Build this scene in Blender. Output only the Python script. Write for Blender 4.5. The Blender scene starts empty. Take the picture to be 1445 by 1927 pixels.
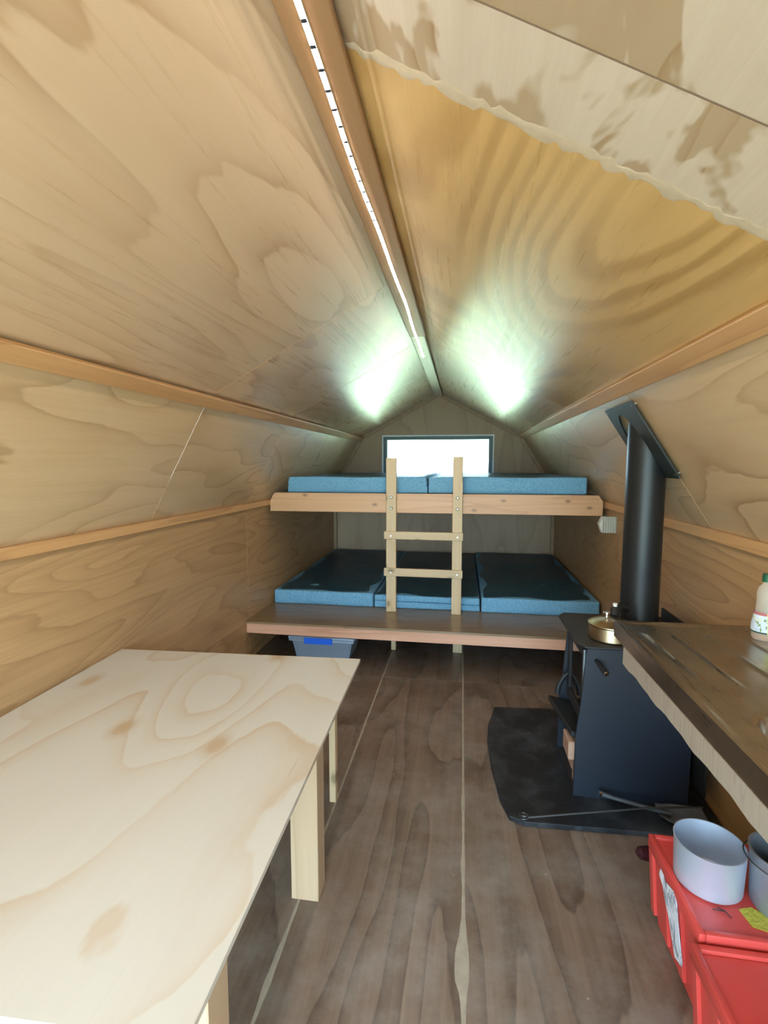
import bpy, bmesh, math, random
from mathutils import Vector, Matrix
random.seed(7)
S = bpy.context.scene
C = bpy.context.collection

# ------------------------------------------------------------------ camera
cd = bpy.data.cameras.new('camera')
cam = bpy.data.objects.new('camera', cd); C.objects.link(cam)
cd.sensor_fit = 'VERTICAL'; cd.sensor_height = 36.0
cd.lens = 930.0 / 1927.0 * 36.0
cd.clip_start = 0.02
F, CX, CY = 930.0, 722.5, 963.5
Yc = Vector((870 - CX, -(874 - CY), -F)).normalized()
Zc = Vector((0, -Yc.z, Yc.y)).normalized()
Xc = Yc.cross(Zc)
M3 = Matrix((Xc, Yc, Zc))
cam.matrix_world = Matrix.Translation((0, 0, 1.55)) @ M3.to_4x4()
S.camera = cam

# ------------------------------------------------------------------ world, sun, exposure
wd = bpy.data.worlds.new('overcast_sky'); S.world = wd; wd.use_nodes = True
bg = wd.node_tree.nodes['Background']
bg.inputs[0].default_value = (0.56, 0.81, 1.0, 1); bg.inputs[1].default_value = 3.6
sd = bpy.data.lights.new('sun', 'SUN'); sd.energy = 6.0; sd.angle = 0.05; sd.color = (1, 0.95, 0.86)
sun = bpy.data.objects.new('sun', sd); C.objects.link(sun)
sun.rotation_euler = (0, math.radians(38), 0)
LED_POWER = 34.0
S.view_settings.view_transform = 'Standard'; S.view_settings.look = 'None'
S.view_settings.gamma = 1.0; S.view_settings.use_curve_mapping = False
S.view_settings.exposure = 2.12

# ------------------------------------------------------------------ materials
MATS = {}
def srgb(r, g, b):
    f = lambda v: (v/255/12.92) if v/255 <= 0.04045 else ((v/255+0.055)/1.055)**2.4
    return (f(r), f(g), f(b), 1)

class NT:
    def __init__(self, name):
        self.m = bpy.data.materials.new(name); self.m.use_nodes = True
        self.t = self.m.node_tree; self.t.nodes.clear()
        self.out = self.n('ShaderNodeOutputMaterial')
    def n(self, typ, **kw):
        o = self.t.nodes.new(typ)
        for k, v in kw.items(): setattr(o, k, v)
        return o
    def l(self, a, b): self.t.links.new(a, b)
    def val(self, sock, v): sock.default_value = v
    def math(self, op, a, b=None, clamp=False):
        o = self.n('ShaderNodeMath', operation=op, use_clamp=clamp)
        for i, x in enumerate((a, b)):
            if x is None: continue
            if isinstance(x, (int, float)): o.inputs[i].default_value = x
            else: self.l(x, o.inputs[i])
        return o.outputs[0]
    def mix(self, fac, a, b, blend='MIX'):
        o = self.n('ShaderNodeMix', data_type='RGBA', blend_type=blend)
        for s, x in ((o.inputs[0], fac), (o.inputs[6], a), (o.inputs[7], b)):
            if isinstance(x, (int, float)): s.default_value = x
            elif isinstance(x, tuple): s.default_value = x
            else: self.l(x, s)
        return o.outputs[2]
    def noise(self, vec, scale, detail=3, rough=0.5, dist=0.0):
        o = self.n('ShaderNodeTexNoise')
        if vec is not None: self.l(vec, o.inputs['Vector'])
        o.inputs['Scale'].default_value = scale; o.inputs['Detail'].default_value = detail
        o.inputs['Roughness'].default_value = rough; o.inputs['Distortion'].default_value = dist
        return o.outputs[0]
    def ramp(self, fac, stops, interp='LINEAR'):
        o = self.n('ShaderNodeValToRGB'); o.color_ramp.interpolation = interp
        e = o.color_ramp.elements
        while len(e) < len(stops): e.new(0.5)
        for i, (p, c) in enumerate(stops):
            e[i].position = p; e[i].color = c if isinstance(c, tuple) else (c, c, c, 1)
        self.l(fac, o.inputs[0]); return o.outputs[0]
    def coords(self, rnd=True):
        tc = self.n('ShaderNodeTexCoord')
        if not rnd: return tc.outputs['Object']
        oi = self.n('ShaderNodeObjectInfo')
        s = self.math('MULTIPLY', oi.outputs['Random'], 23.7)
        a = self.n('ShaderNodeVectorMath', operation='ADD')
        self.l(tc.outputs['Object'], a.inputs[0]); self.l(s, a.inputs[1])
        return a.outputs[0]
    def mapping(self, vec, scale):
        o = self.n('ShaderNodeMapping'); self.l(vec, o.inputs[0]); o.inputs['Scale'].default_value = scale
        return o.outputs[0]
    def finish(self, color, rough=0.5, metal=0.0, coat=0.0, coat_rough=0.2, bump=None, bump_str=0.1, bump_dist=0.01, spec=None, extra=None):
        p = self.n('ShaderNodeBsdfPrincipled')
        if isinstance(color, tuple): p.inputs['Base Color'].default_value = color
        else: self.l(color, p.inputs['Base Color'])
        if isinstance(rough, (int, float)): p.inputs['Roughness'].default_value = rough
        else: self.l(rough, p.inputs['Roughness'])
        p.inputs['Metallic'].default_value = metal
        p.inputs['Coat Weight'].default_value = coat; p.inputs['Coat Roughness'].default_value = coat_rough
        if spec is not None: p.inputs['Specular IOR Level'].default_value = spec
        if bump is not None:
            b = self.n('ShaderNodeBump'); b.inputs['Strength'].default_value = bump_str; b.inputs['Distance'].default_value = bump_dist
            self.l(bump, b.inputs['Height']); self.l(b.outputs[0], p.inputs['Normal'])
        if extra: extra(p)
        self.l(p.outputs[0], self.out.inputs[0])
        return self.m

def plain(name, col, rough=0.5, metal=0.0, coat=0.0, spec=None, noise=0.0, nscale=20):
    if name in MATS: return MATS[name]
    k = NT(name)
    c = col
    if noise:
        f = k.noise(k.coords(), nscale, 4, 0.6)
        c = k.mix(f, tuple(v*(1-noise) for v in col[:3]) + (1,), tuple(min(1, v*(1+noise)) for v in col[:3]) + (1,))
    MATS[name] = k.finish(c, rough, metal, coat, spec=spec)
    return MATS[name]

def wood(name, light, dark, axis=1, scale=2.2, bands=7, stretch=0.16, rough=0.42, coat=0.0, contrast=1.0,
         streak=0.35, blotch=None, blotch_amt=0.4, knots=0.0, knot_dark=0.35, vary=0.12, blend=0.85, spec=None, smooth=False, coat_rough=0.3, linear=0.0, bl_edge=(0.44, 0.60)):
    """rotary cut / sawn timber: level sets of a stretched noise, one side crisp, with fine fibres along the grain"""
    key = name + str(axis)
    if key in MATS: return MATS[key]
    k = NT(key)
    v = k.coords()
    sc = [1.0, 1.0, 1.0]; sc[axis] = stretch
    m1 = k.mapping(v, tuple(sc))
    warp = k.noise(m1, scale*2.6, 3, 0.55)
    n1 = k.noise(m1, scale, 1.2, 0.35, 0.25)
    field = k.math('ADD', n1, k.math('MULTIPLY', warp, 0.07))
    fine = k.noise(m1, scale*9, 3, 0.6)
    field = k.math('ADD', field, k.math('MULTIPLY', fine, 0.012))
    if linear:
        sp_ = k.n('ShaderNodeSeparateXYZ'); k.l(v, sp_.inputs[0])
        field = k.math('ADD', field, k.math('MULTIPLY', sp_.outputs[0 if axis != 0 else 1], linear/bands))
    saw = k.math('FRACT', k.math('MULTIPLY', field, bands))
    if smooth:
        g = k.ramp(saw, [(0, 0.0), (0.30, 0.15), (0.62, 1.0), (0.80, 0.9), (1, 0.0)], 'EASE')
    else:
        g = k.ramp(saw, [(0, 0.0), (0.45, 0.10), (0.80, 0.42), (0.955, 1.0), (0.985, 0.25), (1, 0.0)])
    # the lines fade in and out over the sheet
    fade = k.noise(v, 1.7, 2, 0.5)
    fade = k.ramp(fade, [(0.34, 0.45), (0.60, 1.0)])
    # short dark splits in the face veneer
    sc3 = [26.0, 26.0, 26.0]; sc3[axis] = 3.0
    fl = k.ramp(k.noise(k.mapping(v, tuple(sc3)), 1.0, 1, 0.4), [(0.86, 0.0), (0.885, 1.0)])
    g = k.math('MULTIPLY', k.math('MULTIPLY', g, fade), contrast*blend, True)
    sc2 = [55.0, 55.0, 55.0]; sc2[axis] = 1.6
    st = k.noise(k.mapping(v, tuple(sc2)), 1.0, 4, 0.65)
    col = k.mix(g, light, dark)
    if blotch is not None:
        bl = k.ramp(k.noise(m1, scale*1.1, 4, 0.62, 0.6), [(bl_edge[0], 0.0), (bl_edge[1], 1.0)])
        col = k.mix(k.math('MULTIPLY', bl, blotch_amt), col, blotch)
    sfac = k.ramp(st, [(0.30, 1.0), (0.62, 0.0)])
    col = k.mix(k.math('MULTIPLY', sfac, streak), col, tuple(0.55*a+0.45*b*0.9 for a, b in zip(dark[:3], light[:3])) + (1,))
    col = k.mix(k.math('MULTIPLY', fl, 0.15 if knots == 0 else 0.0), col, tuple(c*0.45 for c in dark[:3]) + (1,))
    if knots > 0:
        vo = k.n('ShaderNodeTexVoronoi', feature='F1', voronoi_dimensions='2D')
        sk = k.n('ShaderNodeSeparateXYZ'); k.l(v, sk.inputs[0]); cb = k.n('ShaderNodeCombineXYZ')
        k.l(k.math('MULTIPLY', sk.outputs[axis], 0.6), cb.inputs[0]); k.l(sk.outputs[2 if axis == 0 else 0], cb.inputs[1])
        k.l(cb.outputs[0], vo.inputs['Vector']); vo.inputs['Scale'].default_value = knots
        kf = k.ramp(vo.outputs['Distance'], [(0.0, 1.0), (0.05, 0.85), (0.075, 0.35), (0.13, 0.0)])
        col = k.mix(k.math('MULTIPLY', kf, 0.75), col, tuple(c*knot_dark for c in dark[:3]) + (1,))
    oi = k.n('ShaderNodeObjectInfo')
    vv = k.math('ADD', k.math('MULTIPLY', oi.outputs['Random'], vary), 1 - vary/2)
    hs = k.n('ShaderNodeHueSaturation'); k.l(col, hs.inputs['Color']); k.l(vv, hs.inputs['Value'])
    rr = k.math('ADD', k.math('MULTIPLY', st, 0.22), rough - 0.11)
    MATS[key] = k.finish(hs.outputs[0], rr, coat=coat, coat_rough=coat_rough, bump=st, bump_str=0.12, bump_dist=0.002, spec=spec)
    return MATS[key]

TAN_L, TAN_D = (0.63, 0.44, 0.265, 1), (0.38, 0.215, 0.095, 1)
def ply_ceiling(axis=1): return wood('ceiling_ply', TAN_L, TAN_D, axis, 2.3, 13, 0.12, 0.30, 0.55, 1.0, 0.20, (0.66, 0.54, 0.39, 1), 0.22, coat_rough=0.22)
def ply_slope(axis=1): return wood('slope_ply', (0.60, 0.415, 0.23, 1), (0.32, 0.185, 0.075, 1), axis, 2.2, 11, 0.34, 0.34, 0.3, 0.95, 0.28, (0.60, 0.48, 0.32, 1), 0.2, coat_rough=0.25)
def ply_wall(axis=1): return wood('wall_ply', (0.53, 0.325, 0.155, 1), (0.25, 0.13, 0.05, 1), axis, 3.2, 13, 0.17, 0.45, 0.1, 0.8, 0.5)
def ply_orange(axis=1): return wood('varnished_ply', (0.70, 0.445, 0.165, 1), (0.40, 0.21, 0.05, 1), axis, 1.1, 26, 0.26, 0.30, 0.6, 0.8, 0.22, linear=9.0, smooth=True)
def ply_pale(axis=1): return wood('patched_ply', (0.44, 0.33, 0.205, 1), (0.33, 0.20, 0.09, 1), axis, 3.1, 8, 0.5, 0.5, 0.0, 1.1, 0.2, bl_edge=(0.515, 0.545), blotch=(0.63, 0.535, 0.415, 1), blotch_amt=0.9)
def ply_table(axis=1): return wood('table_ply', (0.60, 0.575, 0.51, 1), (0.48, 0.31, 0.15, 1), axis, 2.3, 8, 0.40, 0.32, 0.15, 0.75, 0.10, (0.65, 0.62, 0.55, 1), 0.25, knots=2.3, knot_dark=0.95, vary=0.0)
def ply_back(axis=2): return wood('gable_ply', (0.42, 0.29, 0.175, 1), (0.27, 0.17, 0.09, 1), axis, 2.0, 6, 0.2, 0.5, 0.0, 0.7, 0.35)
def ply_deck(axis=0): return wood('deck_ply', (0.29, 0.195, 0.10, 1), (0.14, 0.08, 0.04, 1), axis, 3.0, 8, 0.2, 0.33, 0.3, 0.9, 0.4)
def rail_wood(axis=1): return wood('rail_pine', (0.60, 0.34, 0.145, 1), (0.36, 0.175, 0.06, 1), axis, 9.0, 5, 0.05, 0.42, 0.1, 0.9, 0.5, knots=3.2)
def beam_wood(axis=0): return wood('beam_pine', (0.68, 0.39, 0.20, 1), (0.46, 0.225, 0.10, 1), axis, 9.0, 5, 0.06, 0.45, 0.1, 0.8, 0.4, knots=6.5)
def fascia_wood(axis=0): return wood('fascia_wood', (0.78, 0.43, 0.28, 1), (0.54, 0.25, 0.14, 1), axis, 7.0, 5, 0.06, 0.45, 0.1, 0.9, 0.5)
def pale_pine(axis=2): return wood('pale_pine', (0.64, 0.475, 0.28, 1), (0.45, 0.29, 0.14, 1), axis, 11.0, 4, 0.05, 0.5, 0.0, 0.8, 0.4, knots=4.5)
def leg_wood(axis=2): return wood('leg_pine', (0.55, 0.385, 0.24, 1), (0.40, 0.25, 0.13, 1), axis, 8.0, 4, 0.05, 0.5, 0.0, 0.7, 0.4)
def edge_wood(axis=0): return wood('bench_edge', (0.40, 0.34, 0.275, 1), (0.28, 0.215, 0.155, 1), axis, 26.0, 5, 0.10, 0.55, 0.0, 0.8, 0.35)

def floor_mat():
    if 'floor' in MATS: return MATS['floor']
    k = NT('floor_ply'); v = k.coords()
    m1 = k.mapping(v, (1, 0.2, 1))
    n1 = k.math('ADD', k.noise(m1, 2.6, 1.5, 0.4, 0.3), k.math('MULTIPLY', k.noise(m1, 9, 3, 0.6), 0.07))
    saw = k.math('FRACT', k.math('MULTIPLY', n1, 8))
    g = k.ramp(saw, [(0, 0.0), (0.4, 0.1), (0.85, 0.6), (0.96, 1.0), (1, 0.0)])
    col = k.mix(k.math('MULTIPLY', g, 0.8), (0.205, 0.140, 0.098, 1), (0.070, 0.041, 0.027, 1))
    st = k.noise(k.mapping(v, (50, 1.5, 50)), 1, 4, 0.6)
    col = k.mix(k.math('MULTIPLY', k.ramp(st, [(0.3, 1.0), (0.65, 0.0)]), 0.4), col, (0.07, 0.045, 0.03, 1))
    # dust and scuffs, brought in and trodden everywhere
    d = k.ramp(k.noise(v, 4.5, 6, 0.7), [(0.42, 0.0), (0.72, 0.55)])
    col = k.mix(d, col, (0.30, 0.27, 0.235, 1))
    sp = k.n('ShaderNodeTexVoronoi', feature='F1'); k.l(v, sp.inputs['Vector']); sp.inputs['Scale'].default_value = 16
    spf = k.ramp(sp.outputs['Distance'], [(0.0, 0.9), (0.05, 0.7), (0.075, 0.0)])
    spn = k.ramp(k.noise(v, 7, 2, 0.5), [(0.56, 0.0), (0.62, 1.0)])
    col = k.mix(k.math('MULTIPLY', spf, spn), col, (0.42, 0.36, 0.29, 1))
    r = k.math('ADD', k.math('MULTIPLY', k.noise(v, 6, 4, 0.6), 0.25), 0.27)
    MATS['floor'] = k.finish(col, r, coat=0.15, bump=st, bump_str=0.1, bump_dist=0.002)
    return MATS['floor']

def fabric_mat():
    if 'fabric' in MATS: return MATS['fabric']
    k = NT('blue_weave'); v = k.coords()
    a = k.noise(k.mapping(v, (60, 60, 240)), 1, 3, 0.7)
    b = k.noise(k.mapping(v, (240, 60, 60)), 1, 3, 0.7)
    f = k.ramp(k.math('MULTIPLY', k.math('ADD', a, b), 0.5), [(0.40, 0.0), (0.62, 1.0)])
    col = k.mix(f, (0.095, 0.29, 0.47, 1), (0.25, 0.49, 0.66, 1))
    MATS['fabric'] = k.finish(col, 0.85, bump=a, bump_str=0.25, bump_dist=0.002)
    return MATS['fabric']
def vinyl_mat():
    if 'vinyl' in MATS: return MATS['vinyl']
    k = NT('teal_cover'); v = k.coords()
    n = k.noise(k.mapping(v, (2.2, 9, 3)), 1.5, 4, 0.6, 1.4)
    w = k.ramp(n, [(0.40, 0.0), (0.5, 1.0), (0.60, 0.0)])
    gate = k.ramp(k.noise(v, 2.2, 2, 0.5), [(0.48, 0.0), (0.62, 1.0)])
    h = k.math('MULTIPLY', w, gate)
    col = k.mix(k.noise(v, 9, 3, 0.5), (0.045, 0.15, 0.22, 1), (0.07, 0.20, 0.28, 1))
    MATS['vinyl'] = k.finish(col, 0.33, bump=h, bump_str=0.8, bump_dist=0.015, coat=0.2)
    return MATS['vinyl']
def steel_mat():
    if 'steel' in MATS: return MATS['steel']
    k = NT('stainless'); v = k.coords(False)
    s = k.noise(k.mapping(v, (90, 3, 90)), 1, 4, 0.6)
    st = k.ramp(k.noise(v, 7, 5, 0.65), [(0.35, 0.0), (0.7, 1.0)])
    col = k.mix(st, (0.36, 0.32, 0.27, 1), (0.48, 0.44, 0.38, 1))
    r = k.math('ADD', k.math('MULTIPLY', s, 0.2), 0.20)
    MATS['steel'] = k.finish(col, r, 1.0, bump=k.noise(v, 60, 3, 0.6), bump_str=0.05, bump_dist=0.002)
    return MATS['steel']
def hearth_mat():
    if 'hearth' in MATS: return MATS['hearth']
    k = NT('black_hearth'); v = k.coords(False)
    d = k.ramp(k.noise(v, 5, 6, 0.7), [(0.45, 0.0), (0.8, 0.6)])
    s = k.ramp(k.noise(k.mapping(v, (5, 40, 1)), 1.3, 4, 0.7, 1.0), [(0.62, 0.0), (0.72, 0.5)])
    f = k.math('ADD', d, s, True)
    MATS['hearth'] = k.finish(k.mix(f, (0.006, 0.008, 0.011, 1), (0.11, 0.12, 0.135, 1)), 0.5, bump=k.noise(v, 90, 2, 0.5), bump_str=0.05)
    return MATS['hearth']
def stove_mat(): return plain('stove_enamel', (0.0105, 0.0155, 0.025, 1), 0.42, noise=0.2, nscale=6, spec=0.6)
def black_mat(): return plain('matt_black', (0.012, 0.013, 0.014, 1), 0.55)
def flue_mat(): return plain('flue_black', (0.012, 0.0135, 0.015, 1), 0.40, spec=0.42)
def chrome(): return plain('bright_metal', (0.8, 0.8, 0.8, 1), 0.2, 1.0)
def screw(): return plain('screw_zinc', (0.35, 0.33, 0.28, 1), 0.4, 0.8)
def alu(): return plain('aluminium', (0.58, 0.66, 0.78, 1), 0.42, 0.6, noise=0.12, nscale=14)
def alu_dark(): return plain('old_aluminium', (0.33, 0.36, 0.40, 1), 0.45, 0.7, noise=0.25, nscale=18)
def red(): return plain('red_plastic', (0.60, 0.062, 0.050, 1), 0.40, noise=0.12, nscale=5)
def white_pl(): return plain('white_plastic', (0.78, 0.77, 0.72, 1), 0.45)
def steel_wire(): return plain('wire_steel', (0.10, 0.10, 0.10, 1), 0.5, 0.8)
def glass_thin(name, tint, amt=0.08):
    if name in MATS: return MATS[name]
    k = NT(name)
    tr = k.n('ShaderNodeBsdfTransparent'); tr.inputs[0].default_value = tint
    gl = k.n('ShaderNodeBsdfGlossy'); gl.inputs['Roughness'].default_value = 0.03
    fr = k.n('ShaderNodeFresnel'); fr.inputs[0].default_value = 1.45
    mx = k.n('ShaderNodeMixShader'); k.l(k.math('ADD', fr.outputs[0], amt-0.04, True), mx.inputs[0])
    k.l(tr.outputs[0], mx.inputs[1]); k.l(gl.outputs[0], mx.inputs[2]); k.l(mx.outputs[0], k.out.inputs[0])
    MATS[name] = k.m; return k.m

# ------------------------------------------------------------------ mesh helpers
def new_bm(): return bmesh.new()
def bx(bm, x0, x1, y0, y1, z0, z1, bevel=0.0, seg=1):
    vs = [bm.verts.new((x, y, z)) for x in (x0, x1) for y in (y0, y1) for z in (z0, z1)]
    fs = [(0, 1, 3, 2), (4, 6, 7, 5), (0, 4, 5, 1), (2, 3, 7, 6), (0, 2, 6, 4), (1, 5, 7, 3)]
    faces = [bm.faces.new([vs[i] for i in f]) for f in fs]
    if bevel > 0:
        ed = set(e for f in faces for e in f.edges)
        bmesh.ops.bevel(bm, geom=list(ed), offset=bevel, segments=seg, profile=0.5, affect='EDGES')
    return bm
def prism(bm, pts, a0, a1, plane='xz', bevel=0.0):
    """polygon in a plane, extruded along the third axis from a0 to a1"""
    def P(p, a):
        if plane == 'xz': return (p[0], a, p[1])
        if plane == 'xy': return (p[0], p[1], a)
        return (a, p[0], p[1])
    A = [bm.verts.new(P(p, a0)) for p in pts]; B = [bm.verts.new(P(p, a1)) for p in pts]
    n = len(pts); fs = [bm.faces.new(A), bm.faces.new(B[::-1])]
    for i in range(n):
        fs.append(bm.faces.new((A[i], B[i], B[(i+1) % n], A[(i+1) % n])))
    bmesh.ops.recalc_face_normals(bm, faces=fs)
    if bevel > 0:
        ed = set(e for f in fs for e in f.edges)
        bmesh.ops.bevel(bm, geom=list(ed), offset=bevel, segments=1, affect='EDGES')
    return bm
def lathe(bm, prof, cx=0, cy=0, seg=40, close=False):
    rings = []
    for r, z in prof:
        if r < 1e-5: rings.append([bm.verts.new((cx, cy, z))])
        else: rings.append([bm.verts.new((cx + r*math.cos(2*math.pi*i/seg), cy + r*math.sin(2*math.pi*i/seg), z)) for i in range(seg)])
    for a, b in zip(rings, rings[1:]):
        for i in range(seg):
            j = (i+1) % seg
            if len(a) == 1 and len(b) == 1: continue
            if len(a) == 1: bm.faces.new((a[0], b[i], b[j]))
            elif len(b) == 1: bm.faces.new((a[i], a[j], b[0]))
            else: bm.faces.new((a[i], a[j], b[j], b[i]))
    bmesh.ops.recalc_face_normals(bm, faces=bm.faces)
    return bm
def tube(bm, pts, rad, seg=8):
    pts = [Vector(p) for p in pts]; rads = rad if isinstance(rad, (list, tuple)) else [rad]*len(pts)
    rings = []
    for i, p in enumerate(pts):
        t = (pts[min(i+1, len(pts)-1)] - pts[max(i-1, 0)]).normalized()
        u = t.cross(Vector((0, 0, 1)))
        if u.length < 1e-3: u = t.cross(Vector((1, 0, 0)))
        u.normalize(); w = t.cross(u)
        rings.append([bm.verts.new(p + rads[i]*(math.cos(2*math.pi*j/seg)*u + math.sin(2*math.pi*j/seg)*w)) for j in range(seg)])
    for a, b in zip(rings, rings[1:]):
        for j in range(seg): bm.faces.new((a[j], a[(j+1) % seg], b[(j+1) % seg], b[j]))
    bm.faces.new(rings[0][::-1]); bm.faces.new(rings[-1])
    bmesh.ops.recalc_face_normals(bm, faces=bm.faces)
    return bm
def obj(name, bm, mat, parent=None, smooth=False, off=None):
    """link a bmesh as one object; mesh is in world coordinates and is moved to its thing's origin"""
    if off is None and parent is not None:
        off = Vector((0, 0, 0)); p = parent
        while p is not None: off += p.location; p = p.parent
    if off is None: off = Vector((0, 0, 0))
    if off.length > 0: bmesh.ops.translate(bm, verts=bm.verts, vec=-off)
    me = bpy.data.meshes.new(name); bm.to_mesh(me); bm.free()
    if smooth:
        for f in me.polygons: f.use_smooth = True
        try: me.set_sharp_from_angle(angle=math.radians(38))
        except Exception: pass
    me.materials.append(mat)
    o = bpy.data.objects.new(name, me); C.objects.link(o)
    if parent is not None: o.parent = parent
    return o
def tag(o, label, cat=None, group=None, kind=None):
    o['label'] = label
    if cat: o['category'] = cat
    if group: o['group'] = group
    if kind: o['kind'] = kind
    return o
def thing(name, label, cat, loc=(0, 0, 0), group=None, kind=None):
    o = bpy.data.objects.new(name, None); C.objects.link(o); o.location = loc; o.empty_display_size = 0.05
    return tag(o, label, cat, group, kind)
def solo(name, bm, mat, label, cat, loc=None, group=None, kind=None, smooth=False):
    o = obj(name, bm, mat, None, smooth, Vector(loc) if loc else None)
    if loc: o.location = loc
    return tag(o, label, cat, group, kind)
def B(*a, **k): return bx(new_bm(), *a, **k)

# ------------------------------------------------------------------ the shell of the hut
Y0, Y1 = -1.10, 6.26
PR = [(-1.65, 0.0), (-1.65, 1.24), (-1.285, 1.89), (-0.30, 2.43), (0.70, 1.90), (1.12, 1.245), (1.12, 0.0)]
def offset(d):
    """profile pushed outwards by d (open polyline, mitred)"""
    out = []
    n = len(PR)
    for i in range(n):
        p = Vector(PR[i]); ns = []
        for a, b in ((i-1, i), (i, i+1)):
            if a < 0 or b >= n: continue
            t = (Vector(PR[b]) - Vector(PR[a])).normalized(); ns.append(Vector((-t.y, t.x)))
        if len(ns) == 1: q = p + ns[0]*d
        else:
            m = (ns[0]+ns[1]).normalized(); q = p + m*(d/m.dot(ns[0]))
        out.append((q.x, q.y))
    return out
INN, OUT = offset(0.013), offset(0.07)
filler = plain('joint_filler', (0.62, 0.42, 0.25, 1), 0.7, noise=0.2)
def shell(i0, i1):
    bm = new_bm()
    pts = [INN[i] for i in range(i0, i1+1)] + [OUT[i] for i in range(i1, i0-1, -1)]
    return prism(bm, pts, Y0, Y1 + 0.07, 'xz')
ceiling = solo('ceiling', shell(1, 5), filler, 'pitched plywood ceiling with two slopes on either side of the ridge', 'ceiling', kind='structure')
wall_left = solo('wall_left', shell(0, 1), filler, 'low plywood side wall behind the pale table', 'wall', kind='structure')
wall_right = solo('wall_right', shell(5, 6), filler, 'low plywood side wall behind the stove and bench', 'wall', kind='structure')

def panel(i, ya, yb, mat, parent, gap=0.003, s0=0.004, s1=0.004):
    """one plywood sheet on segment i of the profile, its inner face on the profile"""
    a, b = Vector(PR[i]), Vector(PR[i+1])
    L = (b-a).length; t = (b-a).normalized(); nrm = Vector((-t.y, t.x))
    w = L - s0 - s1; l = (yb-ya) - gap
    bm = new_bm(); bx(bm, -w/2, w/2, -l/2, l/2, 0, 0.012, 0.0012)
    me = bpy.data.meshes.new('plywood_sheet'); bm.to_mesh(me); bm.free(); me.materials.append(mat)
    o = bpy.data.objects.new('plywood_sheet', me); C.objects.link(o); o.parent = parent
    c = (a+b)/2
    M = Matrix(((t.x, 0, nrm.x, c.x), (0, 1, 0, (ya+yb)/2), (t.y, 0, nrm.y, c.y), (0, 0, 0, 1)))
    o.matrix_local = M
    return o
for a, b in ((Y0, 2.4), (2.4, 3.6), (3.6, 4.8), (4.8, Y1)):
    panel(1, a, b, ply_slope(), ceiling); panel(2, a, b, ply_ceiling(), ceiling, s1=0.0)
    panel(4, a, b, ply_slope(), ceiling)
panel(3, Y0, 0.85, ply_pale(), ceiling, 0.002, s0=0); panel(3, 0.85, 1.07, ply_pale(), ceiling, 0.002, s0=0)
_a, _b = Vector(PR[3]), Vector(PR[4]); _t = (_b-_a).normalized(); _n = Vector((_t.y, -_t.x))
_q = [_a+_t*0.05+_n*0.0004, _b-_t*0.02+_n*0.0004, _b-_t*0.02-_n*0.004, _a+_t*0.05-_n*0.004]
obj('joint_strip', prism(new_bm(), [tuple(p) for p in _q], 0.8488, 0.8512, 'xz'), plain('joint_brown', (0.20, 0.13, 0.08, 1), 0.7), ceiling)
panel(3, 1.07, 3.45, ply_orange(), ceiling, 0.002, s0=0)
panel(3, 3.45,  4.8, ply_ceiling(), ceiling, 0.001, s0=0); panel(3, 4.8, Y1, ply_ceiling(), ceiling, 0.001, s0=0)
for a, b in ((Y0, 1.2), (1.2, 3.6), (3.6, Y1)):
    panel(0, a, b, ply_wall(), wall_left); panel(5, a, b, ply_wall(), wall_right)

# floor of three sheets with pale seams
fb = B(-1.72, 1.19, Y0-0.05, Y1+0.07, -0.08, -0.013)
floor = solo('floor', fb, plain('seam_filler', (0.36, 0.29, 0.21, 1), 0.7, noise=0.3, nscale=12), 'dark brown varnished plywood floor with pale seams', 'floor', kind='structure')
for a, b in ((-1.66, -0.556), (-0.552, 0.024), (0.030, 1.13)):
    for y0, y1 in ((Y0, 3.45), (3.452, Y1)):
        o = obj('floor_sheet', B(-(b-a)/2, (b-a)/2, -(y1-y0)/2, (y1-y0)/2, -0.012, 0, 0.0008), floor_mat(), floor, off=Vector((0, 0, 0)))
        o.location = ((a+b)/2, (y0+y1)/2, 0)

# filler pressed into the floor seams, smeared wide in places
def floor_seam(x, y0, y1, spots, seed):
    rnd = random.Random(seed); bm = new_bm(); rows = []; n_ = int((y1-y0)/0.03)
    for q in range(n_+1):
        y = y0 + (y1-y0)*q/n_; w = 0.0042 + rnd.uniform(0, 0.002)
        wl = wr = w
        for ys, sp, l, r in spots:
            e_ = math.exp(-((y-ys)/sp)**2)*rnd.uniform(0.7, 1.1); wl += l*e_; wr += r*e_
        rows.append([bm.verts.new((x-wl, y, 0.0003)), bm.verts.new((x, y, 0.0012)), bm.verts.new((x+wr, y, 0.0003))])
    for p, q in zip(rows, rows[1:]):
        for j in range(2): bm.faces.new((p[j], p[j+1], q[j+1], q[j]))
    obj('seam_filler', bm, plain('seam_putty', (0.35, 0.295, 0.225, 1), 0.7, noise=0.3, nscale=25), floor)
floor_seam(0.027, Y0, 6.2, [(1.42, 0.10, 0.028, 0.014), (1.80, 0.05, 0.006, 0.002), (2.15, 0.05, 0.004, 0.002)], 1)
floor_seam(-0.554, Y0, 6.2, [(1.30, 0.12, 0.006, 0.004)], 2)

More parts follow.
